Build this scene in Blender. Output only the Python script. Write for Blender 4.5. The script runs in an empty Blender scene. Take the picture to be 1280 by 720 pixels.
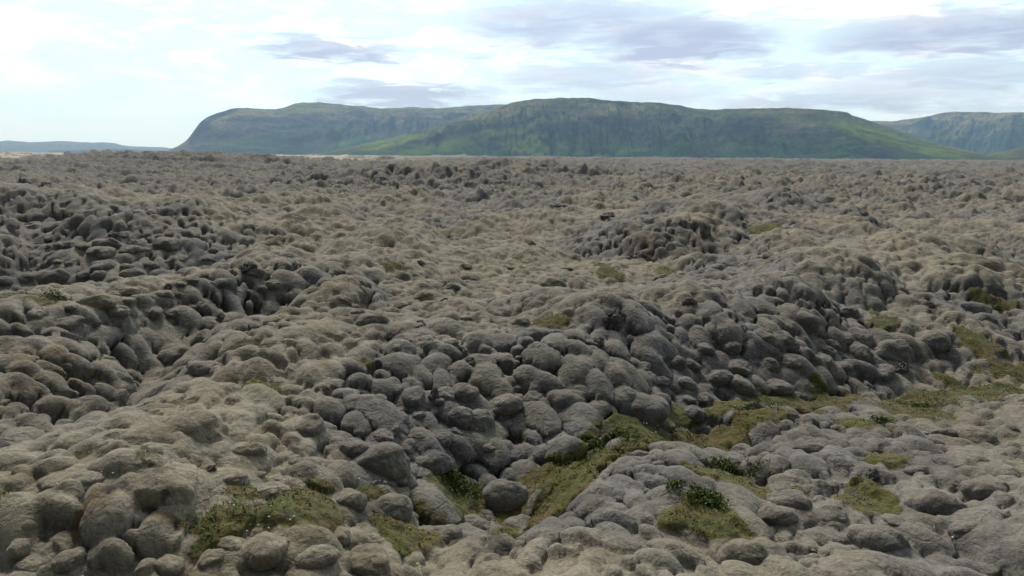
import bpy, math, random
import numpy as np
from mathutils import Vector, Matrix

R = math.radians
col = bpy.context.scene.collection
scn = bpy.context.scene

# ------------------------------------------------------------------ camera
CAM_H = 6.0
F_PX = 865.0                      # focal length in photo pixels (1280 wide)
PITCH = 10.78
ROLL = 0.44
cam_d = bpy.data.cameras.new('camera')
cam_d.sensor_width = 36.0
cam_d.lens = 36.0 * F_PX / 1280.0
cam_d.clip_start = 0.1
cam_d.clip_end = 60000.0
cam = bpy.data.objects.new('camera', cam_d)
col.objects.link(cam)
CAM_M = Matrix.Translation((0, 0, CAM_H)) @ Matrix.Rotation(R(90 - PITCH), 4, 'X') @ Matrix.Rotation(R(ROLL), 4, 'Z')
cam.matrix_world = CAM_M
scn.camera = cam

# ------------------------------------------------------------------ render / view
scn.render.engine = 'CYCLES'
scn.view_settings.view_transform = 'Standard'
scn.view_settings.look = 'None'
scn.view_settings.exposure = 0.10
scn.view_settings.gamma = 1.0
scn.cycles.use_adaptive_sampling = True
scn.cycles.adaptive_threshold = 0.025
scn.cycles.max_bounces = 3
scn.cycles.diffuse_bounces = 1
scn.cycles.glossy_bounces = 1
scn.cycles.transmission_bounces = 0
scn.cycles.volume_bounces = 0
scn.cycles.use_denoising = True
scn.cycles.caustics_reflective = False
scn.cycles.caustics_refractive = False

# ------------------------------------------------------------------ sun
SUN_AZ, SUN_EL = -24.0, 50.0       # degrees east of the view direction, height
sun_d = bpy.data.lights.new('sun', 'SUN')
sun_d.energy = 2.9
sun_d.angle = R(12)
sun_d.color = (1.0, 0.955, 0.89)
sun = bpy.data.objects.new('sun', sun_d)
col.objects.link(sun)
sdir = Vector((math.sin(R(SUN_AZ)) * math.cos(R(SUN_EL)), math.cos(R(SUN_AZ)) * math.cos(R(SUN_EL)), math.sin(R(SUN_EL))))
sun.rotation_euler = sdir.to_track_quat('Z', 'Y').to_euler()
sun.location = (0, 0, 50)


# ------------------------------------------------------------------ node helper
class NT:
    def __init__(s, tree):
        s.t = tree; s.n = tree.nodes; s.l = tree.links

    def new(s, kind, **kw):
        nd = s.n.new(kind)
        ins = kw.pop('ins', {})
        for k, v in kw.items():
            setattr(nd, k, v)
        for k, v in ins.items():
            s.set(nd.inputs[k], v)
        return nd

    def set(s, sock, v):
        if hasattr(v, 'is_output') or isinstance(v, bpy.types.NodeSocket):
            s.l.new(v, sock)
        elif isinstance(v, (tuple, list)) and len(v) == 3 and sock.type == 'RGBA':
            sock.default_value = (*v, 1)
        else:
            sock.default_value = v

    def math(s, op, a, b=0.0, c=0.0, clamp=False):
        nd = s.n.new('ShaderNodeMath'); nd.operation = op; nd.use_clamp = clamp
        s.set(nd.inputs[0], a); s.set(nd.inputs[1], b); s.set(nd.inputs[2], c)
        return nd.outputs[0]

    def mix(s, fac, a, b, blend='MIX'):
        nd = s.n.new('ShaderNodeMix'); nd.data_type = 'RGBA'; nd.blend_type = blend
        s.set(nd.inputs[0], fac); s.set(nd.inputs[6], a); s.set(nd.inputs[7], b)
        return nd.outputs[2]

    def noise(s, vec, scale, detail=4, rough=0.55, dist=0.0, lac=2.0):
        nd = s.n.new('ShaderNodeTexNoise')
        s.set(nd.inputs['Vector'], vec); s.set(nd.inputs['Scale'], scale)
        nd.inputs['Detail'].default_value = detail; nd.inputs['Roughness'].default_value = rough
        nd.inputs['Distortion'].default_value = dist; nd.inputs['Lacunarity'].default_value = lac
        return nd.outputs[0]

    def remap(s, v, a, b, c=0.0, d=1.0, smooth=True):
        nd = s.n.new('ShaderNodeMapRange')
        nd.interpolation_type = 'SMOOTHSTEP' if smooth else 'LINEAR'
        s.set(nd.inputs[0], v)
        for i, q in enumerate((a, b, c, d)):
            nd.inputs[i + 1].default_value = q
        return nd.outputs[0]

    def scalevec(s, vec, sc):
        nd = s.n.new('ShaderNodeVectorMath'); nd.operation = 'MULTIPLY'
        s.set(nd.inputs[0], vec); nd.inputs[1].default_value = sc
        return nd.outputs[0]


def material(name):
    m = bpy.data.materials.new(name); m.use_nodes = True
    m.node_tree.nodes.clear()
    k = NT(m.node_tree)
    out = k.new('ShaderNodeOutputMaterial')
    return m, k, out


# ------------------------------------------------------------------ pixel <-> world direction (photo pixels, 1280 x 720)
CM3 = np.array(CAM_M.to_3x3())


def ray(px, py):
    v = np.array([(px - 640.0) / F_PX, -(py - 360.0) / F_PX, -1.0])
    v = CM3 @ v
    return v / np.linalg.norm(v)


def at(px, py, z=0.0):
    """world point at height z that the photo shows at (px, py)"""
    d = ray(px, py)
    t = (z - CAM_H) / d[2]
    return np.array([d[0] * t, d[1] * t, z])


def azel(px, py):
    d = ray(px, py)
    return math.atan2(d[0], d[1]), math.asin(d[2])


# ------------------------------------------------------------------ world: sky texture under a broken layer of cloud
world = bpy.data.worlds.new("World")
scn.world = world
world.use_nodes = True
wt = NT(world.node_tree)
wt.n.clear()
wout = wt.new('ShaderNodeOutputWorld')
sky = wt.new('ShaderNodeTexSky', sky_type='NISHITA')
sky.sun_disc = False
sky.sun_elevation = R(SUN_EL)
sky.sun_rotation = R(SUN_AZ)
sky.air_density = 1.0
sky.dust_density = 2.0
wtc = wt.new('ShaderNodeTexCoord')
gen = wtc.outputs['Generated']
sep = wt.new('ShaderNodeSeparateXYZ'); wt.set(sep.inputs[0], gen)
dx, dy, dz = sep.outputs
az = wt.math('ARCTAN2', dx, dy)
el = wt.math('ARCSINE', dz)
# noise on a flat cloud deck seen in perspective
den = wt.math('ADD', wt.math('MAXIMUM', dz, 0.0), 0.10)
cmb = wt.new('ShaderNodeCombineXYZ')
wt.set(cmb.inputs[0], wt.math('DIVIDE', dx, den)); wt.set(cmb.inputs[1], wt.math('DIVIDE', dy, den))
deck = cmb.outputs[0]
n_big = wt.noise(deck, 0.55, 6, 0.6, 0.4)
n_mid = wt.noise(wt.scalevec(deck, (0.8, 1.6, 1)), 1.7, 6, 0.6, 0.6)
cmb2 = wt.new('ShaderNodeCombineXYZ')
wt.set(cmb2.inputs[0], az); wt.set(cmb2.inputs[1], wt.math('MULTIPLY', el, 3.6))
aev = cmb2.outputs[0]
n_warp = wt.noise(aev, 7.0, 5, 0.62, 0.3)
n_fine = wt.noise(wt.scalevec(aev, (1, 1.6, 1)), 16.0, 5, 0.6, 0.5)
warp_a = wt.math('MULTIPLY', wt.math('SUBTRACT', n_warp, 0.5), 0.12)
warp_e = wt.math('MULTIPLY', wt.math('SUBTRACT', n_fine, 0.5), 0.055)
azw = wt.math('ADD', az, warp_a)
elw = wt.math('ADD', el, warp_e)
CLOUDS = [  # px, py, width, height, strength : the grey undersides, as bearings in the sky
    (412, 63, 170, 24, .9), (505, 119, 210, 26, 1.), (570, 128, 140, 16, .5), (845, 52, 190, 56, 1.0), (715, 30, 260, 54, .75),
    (745, 96, 230, 34, .62), (800, 118, 190, 30, .5), (1195, 42, 270, 42, .85), (1060, 128, 300, 24, .7),
    (970, 90, 120, 20, .5), (1220, 92, 220, 30, .62), (1058, 88, 50, 14, .45), (905, 70, 70, 14, .4), (975, 20, 90, 10, .3),
    (598, 71, 40, 10, .35), (1150, 108, 230, 26, .5), (1200, 128, 200, 20, .45),
]
acc = None
for (px, py, w, h, st) in CLOUDS:
    a0, e0 = azel(px, py)
    sa, se = w / F_PX * 0.5, h / F_PX * 0.5
    u = wt.math('DIVIDE', wt.math('SUBTRACT', azw, a0), sa)
    v = wt.math('DIVIDE', wt.math('SUBTRACT', elw, e0), se)
    d2 = wt.math('ADD', wt.math('MULTIPLY', u, u), wt.math('MULTIPLY', v, v))
    g = wt.math('MULTIPLY', wt.remap(d2, 1.9, 0.0, 0.0, 1.0), st)
    acc = g if acc is None else wt.math('MAXIMUM', acc, g)
# bank of dull cloud over the rest of the dome (behind the viewer and high overhead)
rest = wt.remap(dy, 0.55, -0.25, 0.0, 1.0)
high = wt.remap(dz, 0.35, 0.9, 0.0, 1.0)
grey_n = wt.remap(n_big, 0.40, 0.68, 0.0, 1.0)
streak = wt.remap(n_mid, 0.58, 0.80, 0.0, 0.14)
acc = wt.math('MAXIMUM', acc, wt.math('MULTIPLY', streak, wt.remap(az, -0.15, 0.2, 0.25, 1.0)))
acc = wt.math('MAXIMUM', acc, wt.math('MULTIPLY', wt.math('MAXIMUM', rest, high), wt.math('MULTIPLY', grey_n, 0.8)))
tex_g = wt.remap(n_fine, 0.3, 0.7, 0.80, 1.25)
acc = wt.math('MULTIPLY', acc, tex_g, clamp=True)
# bright veil: slightly cyan gaps, plain white heaps towards the sun
whit = wt.math('MULTIPLY', wt.remap(wt.math('ADD', n_warp, wt.math('MULTIPLY', n_fine, 0.12)), 0.48, 0.72, 0.0, 1.0), wt.remap(el, 0.03, 0.13, 0.35, 1.0))
veil = wt.mix(whit, (.86, 1.14, 1.28), (1.24, 1.28, 1.34))
veil = wt.mix(wt.remap(el, .0, .16, .55, 0), veil, (.84, 1.22, 1.58))
cloudc = wt.mix(acc, veil, (0.49, 0.58, 0.80))
skyc = wt.new('ShaderNodeBackground'); wt.set(skyc.inputs[0], sky.outputs[0]); skyc.inputs[1].default_value = 0.05
cb = wt.new('ShaderNodeBackground'); wt.set(cb.inputs[0], cloudc)
# bright ahead; the unseen sky behind the viewer is dimmed to darken near faces
wt.set(cb.inputs[1], wt.remap(dy, 0.5, -0.35, 1.0, 0.06))
ms = wt.new('ShaderNodeMixShader')
ms.inputs[0].default_value = 0.93
wt.l.new(skyc.outputs[0], ms.inputs[1]); wt.l.new(cb.outputs[0], ms.inputs[2])
wt.l.new(ms.outputs[0], wout.inputs[0])
world.cycles.sampling_method = 'MANUAL'
world.cycles.sample_map_resolution = 512

# ------------------------------------------------------------------ numpy noise
def hsh(ix, iy, seed):
    ix = ix.astype(np.int64).astype(np.uint32); iy = iy.astype(np.int64).astype(np.uint32)
    h = ix * np.uint32(374761393) + iy * np.uint32(668265263) + np.uint32((seed * 2246822519) & 0xffffffff)
    h = (h ^ (h >> np.uint32(13))) * np.uint32(1274126177)
    h ^= h >> np.uint32(16)
    h = h * np.uint32(2654435761)
    h ^= h >> np.uint32(15)
    return (h & np.uint32(0xffffff)).astype(np.float32) / np.float32(16777216.0)


def vnoise(x, y, seed=0):
    x0 = np.floor(x); y0 = np.floor(y)
    fx = (x - x0).astype(np.float32); fy = (y - y0).astype(np.float32)
    fx = fx * fx * fx * (fx * (fx * 6 - 15) + 10); fy = fy * fy * fy * (fy * (fy * 6 - 15) + 10)
    a = hsh(x0, y0, seed); b = hsh(x0 + 1, y0, seed); c = hsh(x0, y0 + 1, seed); d = hsh(x0 + 1, y0 + 1, seed)
    return (a + (b - a) * fx) * (1 - fy) + (c + (d - c) * fx) * fy


def fbm(x, y, sc, oct=4, seed=0, gain=0.5):
    s = 0; amp = 1.0; tot = 0
    for o in range(oct):
        ca, sa = math.cos(0.7 * o + .3), math.sin(0.7 * o + .3)
        s = s + amp * (vnoise((x * ca - y * sa) / sc + 17.3 * o, (x * sa + y * ca) / sc - 9.1 * o, seed + o) * 2 - 1)
        tot += amp; amp *= gain; sc *= 0.5
    return s / tot


def sst(v, a, b):
    t = np.clip((v - a) / (b - a), 0, 1)
    return t * t * (3 - 2 * t)


def smax(a, b, k):
    h = np.maximum(k - np.abs(a - b), 0) / k
    return np.maximum(a, b) + h * h * k * 0.25


# ------------------------------------------------------------------ macro relief of the lava field
def poly(pts, z):
    return [tuple(at(p[0], p[1], z if len(p) < 3 else p[2])[:2]) + ((p[3],) if len(p) > 3 else (1.0,)) for p in pts]


def seg_field(x, y, pl, w):
    """max over the polyline of weight * bell(distance / w)"""
    best = np.zeros_like(x)
    for (x0, y0, a0), (x1, y1, a1) in zip(pl[:-1], pl[1:]):
        ex, ey = x1 - x0, y1 - y0
        L = ex * ex + ey * ey + 1e-6
        t = np.clip(((x - x0) * ex + (y - y0) * ey) / L, 0, 1)
        d2 = ((x - x0 - t * ex) ** 2 + (y - y0 - t * ey) ** 2) / (w * w)
        best = np.maximum(best, (a0 + (a1 - a0) * t) * np.exp(-d2))
    return best


RIDGES = [  # polyline (px, py, z[, weight]), width m, height m
    # the long ridge through the middle
    (poly([(150, 640, .9, .6), (210, 575, 1.1, .8), (300, 520, 1.2, .9), (430, 465, 1.2), (560, 455, 1.2), (700, 440, 1.3), (830, 405, 1.4), (950, 375, 1.3, .85), (1060, 352, 1.1, .7), (1180, 362, .9, .55), (1300, 385, .7, .45)], 1), 4.5, 1.5),
    # the ridge beyond the gully
    (poly([(-120, 470, 1.3), (0, 437, 1.3), (130, 428, 1.3), (240, 398, 1.4), (330, 397, 1.3, .9), (380, 400, 1.2, .5)], 1), 3.2, 1.35),
    (poly([(-100, 600, .9), (0, 540, 1.0), (60, 500, 1.1, .8), (90, 480, 1., .6)], 1), 2.2, .7),
    # the big mound
    (poly([(-140, 300, 2.2, .8), (0, 275, 2.6), (90, 262, 2.8), (190, 272, 2.6), (290, 300, 2.0, .85), (360, 335, 1.4, .6)], 2), 11, 3.3),
    # the smooth bench
    (poly([(440, 283, .6, .6), (520, 280, .8), (640, 285, .8), (760, 283, .8), (870, 278, .8, .8)], .8), 5.0, 1.2),
    # the mound with the crags
    (poly([(880, 285, 1.8, .8), (950, 262, 2.4), (1020, 262, 2.6), (1080, 290, 2.0, .8), (1130, 318, 1.4, .5)], 2), 8.0, 2.9),
    (poly([(760, 322, 1.0, .7), (850, 318, 1.0, .8), (960, 325, 1.0, .7)], 1), 4.0, .9),
    # hummocks on the far plain
    (poly([(520, 216, 2.5), (565, 216, 2.5)], 2.5), 16, 3.2),
    (poly([(630, 208, 3), (665, 208, 3)], 3), 18, 4.2),
    (poly([(150, 197, 3.5, .8), (235, 195, 5, 1), (290, 197, 4, .6)], 4), 45, 4.5),
    (poly([(960, 222, 2, .7), (1060, 224, 2)], 2), 22, 1.8),
    (poly([(1230, 202, 3), (1330, 204, 3)], 3), 30, 3.0),
    # platform of the near corner
    (poly([(900, 700, .5), (1050, 640, .5), (1300, 600, .5)], .5), 3.2, .55),
    (poly([(480, 690, .3), (330, 720, .3), (150, 720, .3)], .3), 2.2, .4),
    # gullies and hollows
    (poly([(560, 720, -.5, .6), (640, 690, -.6), (715, 640, -.7), (800, 578, -.6), (930, 535, -.4, .8), (1060, 505, -.3, .6), (1230, 480, -.2, .4), (1400, 480, 0, .3)], 0), 2.1, -.85),
    (poly([(60, 600, .2, .4), (130, 560, 0), (170, 520, 0), (250, 478, .1), (330, 448, .2), (420, 415, .4, .6)], 0), 1.25, -1.35),
    (poly([(0, 400, .4), (150, 395, .3), (300, 368, .3), (400, 345, .3, .7)], 0), 3.0, -1.1),
    (poly([(480, 258, 0), (700, 262, 0), (860, 262, 0)], 0), 8.0, -1.2),
    (poly([(1170, 330, 0), (1230, 318, 0), (1300, 310, 0)], 0), 7.0, -1.2),
    (poly([(730, 345, 0), (900, 348, 0), (1000, 340, 0, .4)], 0), 2.2, -.7),
]


CHANNEL = poly([(600, 715, -.6, .8), (645, 690, -.8), (715, 640, -.9), (800, 578, -.8), (880, 548, -.6), (940, 535, -.5), (1060, 510, -.3, .8), (1170, 495, -.2, .9), (1270, 480, -.1, .9)], 0)
RELIEF = 1.18


def macro(x, y):
    r = np.hypot(x, y)
    wx = x + 0.9 * fbm(x, y, 5.0, 3, 51) * np.clip(r / 20, .3, 3)
    wy = y + 0.9 * fbm(x, y, 5.0, 3, 61) * np.clip(r / 20, .3, 3)
    z = np.zeros_like(x)
    for pl, w, h in RIDGES:
        z = z + h * RELIEF * seg_field(wx, wy, pl, w)
    z = z + fbm(x, y, 11.0, 3, 71) * 0.36
    z = z + fbm(x, y, 48.0, 3, 81) * (0.3 + 1.7 * sst(r, 60, 260)) * (1 - 0.4 * sst(r, 800, 2500))
    z = z + fbm(x, y, 170.0, 3, 91) * 2.8 * sst(r, 150, 700)
    near = np.exp(-(r / 4.0) ** 2)
    z = z * (1 - near) + -.6 * near
    return z - 0.3


# green moss patches on the ground: px, py, width px, height px (photo), strength
GREEN = [(910, 615, 125, 34, 1), (884, 676, 95, 50, 1), (944, 535, 74, 26, 1), (1033, 498, 46, 32, 1), (1078, 544, 62, 18, 1), (1142, 512, 86, 40, .9),
         (1082, 620, 70, 32, .9), (1112, 582, 60, 18, .8), (998, 611, 38, 16, .8), (1222, 490, 120, 22, .8), (870, 552, 80, 34, 1), (1206, 542, 46, 12, .8),
         (574, 614, 86, 50, 1), (504, 668, 84, 42, 1), (709, 640, 80, 64, 1), (810, 560, 120, 34, .9), (795, 587, 50, 22, 1), (658, 695, 84, 34, .9),
         (843, 682, 44, 34, .9), (450, 614, 50, 18, .8), (286, 648, 78, 46, 1), (370, 645, 90, 54, 1),
         (302, 608, 70, 18, .7), (380, 604, 42, 14, 1), (333, 480, 60, 13, 1), (10, 648, 40, 12, .6), (957, 294, 40, 8, 1), (1095, 401, 42, 10, 1),
         (1240, 374, 62, 12, 1), (1082, 384, 30, 8, .7), (1213, 448, 40, 22, .8), (1186, 472, 44, 14, .9), (1258, 470, 60, 16, .9), (510, 270, 42, 9, 1), (552, 295, 26, 7, .8),
         (494, 341, 26, 8, .9), (756, 346, 36, 13, 1), (836, 341, 42, 12, .9), (689, 404, 50, 8, 1), (450, 453, 30, 9, 1), (651, 327, 24, 8, .9),
         (658, 414, 30, 5, .7), (380, 277, 22, 7, .9), (72, 384, 24, 9, .6), (200, 590, 50, 16, .5), (1275, 548, 30, 12, .6), (760, 606, 60, 24, .9),
         (1010, 516, 60, 12, .8), (905, 545, 60, 18, .9), (1165, 498, 90, 16, .8), (735, 615, 70, 40, .8), (690, 665, 60, 40, .9), (620, 712, 60, 20, .8), (1245, 488, 80, 16, .8), (1110, 528, 60, 12, .7), (540, 640, 60, 14, .6), (240, 660, 50, 16, .7), (420, 628, 40, 12, .6)]
RUST = [(128, 651, 46, 36, 1), (210, 663, 60, 12, .8), (60, 470, 90, 40, .55), (20, 500, 120, 60, .5), (215, 682, 50, 16, .6), (500, 640, 70, 20, .5),
        (185, 290, 90, 16, .5), (800, 305, 60, 8, .6), (1080, 275, 50, 12, .4), (1150, 525, 70, 14, .5), (10, 440, 70, 20, .6), (800, 600, 60, 10, .5)]


def MAC_AT(px, py):
    """ground height (macro) where the photo's pixel ray meets the field"""
    d = ray(px, py)
    if d[2] > -0.002:
        return 0.0
    tt = np.concatenate([np.linspace(3, 60, 900), np.linspace(60, 900, 900)])
    X, Y, Z = d[0] * tt, d[1] * tt, CAM_H + d[2] * tt
    g = macro(X, Y) + 0.12
    i = int(np.argmax(g > Z))
    return float(g[i]) if g[i] > Z[i] else 0.0


def ground_patches(lst):
    res = []
    for (px, py, w, h, s) in lst:
        zz = float(MAC_AT(px, py))
        c = at(px, py, zz); l = at(px - w / 2, py, zz); b = at(px, py + h / 2, zz); t = at(px, py - h / 2, zz)
        res.append((c, abs(c[0] - l[0]), abs(t[1] - b[1]) / 2, s))
    return res


GREEN_W = ground_patches(GREEN)
RUST_W = ground_patches(RUST)


def green_at(x, y):
    ch = seg_field(x + .5 * fbm(x, y, 1.6, 3, 501), y + .5 * fbm(x, y, 1.6, 3, 511), CHANNEL, .45)
    return np.maximum(patches(x, y, GREEN_W), sst(ch + .55 * fbm(x, y, 1.1, 4, 521), .30, 1.0) * .85)


def patches(x, y, lst):
    wx = x + 0.30 * fbm(x, y, .9, 4, 131) * np.clip(np.hypot(x, y) / 14, 1, 4)
    wy = y + 0.45 * fbm(x, y, .9, 4, 141) * np.clip(np.hypot(x, y) / 14, 1, 4)
    out = np.zeros_like(x)
    for (c, hw, hd, s) in lst:
        m = (np.abs(wx - c[0]) < hw * 1.7) & (np.abs(wy - c[1]) < hd * 1.7)
        if m.any():
            d = np.sqrt(((wx[m] - c[0]) / hw) ** 2 + ((wy[m] - c[1]) / hd) ** 2)
            out[m] = np.maximum(out[m], s * sst(d, 1.35, 0.55))
    return out


_lx, _ly = np.meshgrid(np.arange(-48, 60, .12, dtype=np.float32), np.arange(4, 84, .12, dtype=np.float32), indexing='ij')
LOWG = np.concatenate([green_at(_lx[i].copy(), _ly[i].copy())[None] for i in range(_lx.shape[0])])


def low_at(x, y):
    i = np.clip(((x + 48) / .12).astype(np.int32), 0, LOWG.shape[0] - 1); j = np.clip(((y - 4) / .12).astype(np.int32), 0, LOWG.shape[1] - 1)
    return LOWG[i, j]


# ------------------------------------------------------------------ cushions of moss: overlapping domes
def domes(x, y, cell, seed, rlo, rhi, dens, hf, b, k, push, elong=0.6, amp=1.0, zj=0.2, soft=0.0, shy=0.0):
    gx = np.floor(x / cell); gy = np.floor(y / cell)
    px_, py_ = push
    for oy in (-1, 0, 1):
        for ox in (-1, 0, 1):
            cx = gx + ox; cy = gy + oy
            h1 = hsh(cx, cy, seed); h2 = hsh(cx, cy, seed + 1); h3 = hsh(cx, cy, seed + 2); h4 = hsh(cx, cy, seed + 3)
            h5 = hsh(cx, cy, seed + 4)
            R_ = (rlo + (rhi - rlo) * h3 ** 1.6) * cell
            ux = x - (cx + .12 + .76 * h1) * cell; uy = y - (cy + .12 + .76 * h2) * cell
            an = h4 * 3.14159
            ca, sa = np.cos(an), np.sin(an)
            el = 1 + elong * h5
            a = (ux * ca + uy * sa) / (R_ * el); c = (-ux * sa + uy * ca) / (R_ / el ** .5)
            d2 = a * a + c * c
            live = (h5 * 7.13 % 1.0 < dens) & (d2 < 1)
            if shy:
                live = live & (low_at((cx + .12 + .76 * h1) * cell, (cy + .12 + .76 * h2) * cell) < shy)
            q = np.maximum(1 - d2, 0)
            hh = np.where(live, R_ * (hf * (0.65 + .6 * h4) * (np.sqrt(q) * (1 - soft) + q * soft) - zj * (1 - h2)), -9.0).astype(np.float32)
            hh = np.where(live, hh * amp + 0.0, -9.0)
            win = hh > b
            dd = d2 * d2
            px_ = np.where(win, ux * .30 * dd * (1 - soft), px_); py_ = np.where(win, uy * .30 * dd * (1 - soft), py_)
            b = smax(b, hh, k)
    return b, (px_, py_)


def surface(x, y, fine=True):
    """returns height above macro, sideways push, masks"""
    r = np.hypot(x, y)
    m = macro(x, y)
    e = np.clip(r * 0.02, .35, 6)
    gx = (macro(x + e, y) - macro(x - e, y)) / (2 * e)
    gy = (macro(x, y + e) - macro(x, y - e)) / (2 * e)
    slope = np.hypot(gx, gy)
    lap = (macro(x + 2 * e, y) + macro(x - 2 * e, y) + macro(x, y + 2 * e) + macro(x, y - 2 * e) - 4 * m) / (4 * e * e)
    n1 = fbm(x, y, 6.5, 3, 201); n2 = fbm(x, y, 2.6, 3, 211)
    carpet = sst(0.42 + 0.55 * n1 + 0.35 * n2 - 1.5 * (slope - .30) - np.clip(lap, -1, 1) * 0.55 * np.clip(e, .35, 1.4) , .18, .78)
    carpet = carpet * (1 - .7 * sst(r, 50, 160))
    green = green_at(x, y)
    rust = patches(x, y, RUST_W)
    low = sst(green, .2, .9)
    k = .08 + .06 * carpet
    zero = np.zeros_like(x)
    b = 0.03 * fbm(x, y, .5, 3, 231)
    w_rock = 1 - .26 * carpet
    nf = sst(r, 55, 130)
    sf = .08 + .48 * carpet
    # broad soft swells
    b, _ = domes(x, y, 3.3, 301, .35, .9, .8, .36, b, .35, (zero, zero), amp=1.0, soft=1.0)
    push = (zero, zero)
    b2 = (-.24 * (1 - carpet) - .05) * (1 - low) + .10 * low
    am = 1.0
    b2, push = domes(x, y, 0.98, 331, .24, .47, .50, .74, b2, k * 1.5, push, amp=w_rock, soft=sf, shy=.45)
    b2, push = domes(x, y, 0.58, 361, .28, .64, .88, .86, b2, k, push, amp=w_rock, soft=sf, shy=.45)
    mfar = r < 110
    if mfar.any():
        q = [v[mfar] if isinstance(v, np.ndarray) else v for v in (x, y, b2, k, push[0], push[1], w_rock, low, sf, low)]
        c2, ps = domes(q[0], q[1], 0.39, 376, .28, .62, .80, .90, q[2], q[3] * .8, (q[4], q[5]), amp=q[6], soft=q[8], shy=.4)
        c2, ps = domes(q[0], q[1], 0.23, 391, .25, .60, .45, .7, c2, q[3] * .5, ps, amp=q[6], soft=q[8], shy=.8)
        b2 = b2.copy(); b2[mfar] = c2
        p0 = np.array(push[0], dtype=np.float32); p1 = np.array(push[1], dtype=np.float32)
        p0[mfar] = ps[0]; p1[mfar] = ps[1]; push = (p0, p1)
    green = green * sst(b2, .40, .18)
    b = b + b2
    if len(SK):
        near_ = (SK[:, 0] > x.min() - 2) & (SK[:, 0] < x.max() + 2) & (SK[:, 1] > y.min() - 2) & (SK[:, 1] < y.max() + 2)
        for (qx, qy, qr) in SK[near_]:
            mq = (np.abs(x - qx) < qr * 1.6) & (np.abs(y - qy) < qr * 1.6)
            if mq.any():
                dd = np.hypot(x[mq] - qx, y[mq] - qy) / (qr * 1.5)
                hq = qr * (.52 * np.maximum(1 - dd * dd, 0) - .10)
                bb = smax(b[mq], np.where(dd < 1, hq, -9.), .10)
                b[mq] = bb
    for (lo, hi, cell, seed, hf_) in ((35, 110, 1.7, 405, .52), (50, 140, 3.2, 411, .46), (80, 240, 6.5, 421, .34), (230, 600, 24., 451, .24), (800, 1600, 95., 471, .10)):
        mm = r > lo
        if mm.any():
            fz = sst(r[mm], lo, hi)
            zz = -.07 * cell * fz * (cell < 10)
            c3, _ = domes(x[mm], y[mm], cell, seed, .25, .8, .7, hf_, zz, .015 * cell, (zz, zz), amp=fz, soft=.15)
            b[mm] += c3
    px_ = push[0] * (1 - carpet) ** .5; py_ = push[1] * (1 - carpet) ** .5
    # little folds in the moss
    b = b + 0.012 * fbm(x, y, .22, 2, 241) * (r < 60) + 0.05 * fbm(x, y, .8, 3, 246)
    b = b + .05 * green * fbm(x, y, .15, 2, 248)
    tan = sst(.40 + .5 * n1 + .5 * fbm(x, y, 17., 3, 261) - .6 * (slope - .25) + .35 * carpet - .3 - np.clip(lap, -1, 1) * .4, .10, .95)
    # the yellower carpet lies beyond and beside the gully
    tan = np.clip(tan + .45 * np.exp(-((x + 9) / 5.5) ** 2 - ((y - 14) / 9) ** 2) + .35 * np.exp(-((x + 22) / 16) ** 2 - ((y - 58) / 22) ** 2), 0, 1.2)
    return m, b.astype(np.float32), px_, py_, gx, gy, dict(tan=tan, green=green, rust=rust, carpet=carpet)


# ------------------------------------------------------------------ materials
def moss_nodes(k, base_only=False):
    tc = k.new('ShaderNodeNewGeometry'); P = tc.outputs['Position']
    def attr(n):
        a = k.new('ShaderNodeAttribute'); a.attribute_name = n
        return a.outputs['Fac']
    return P, attr


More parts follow.
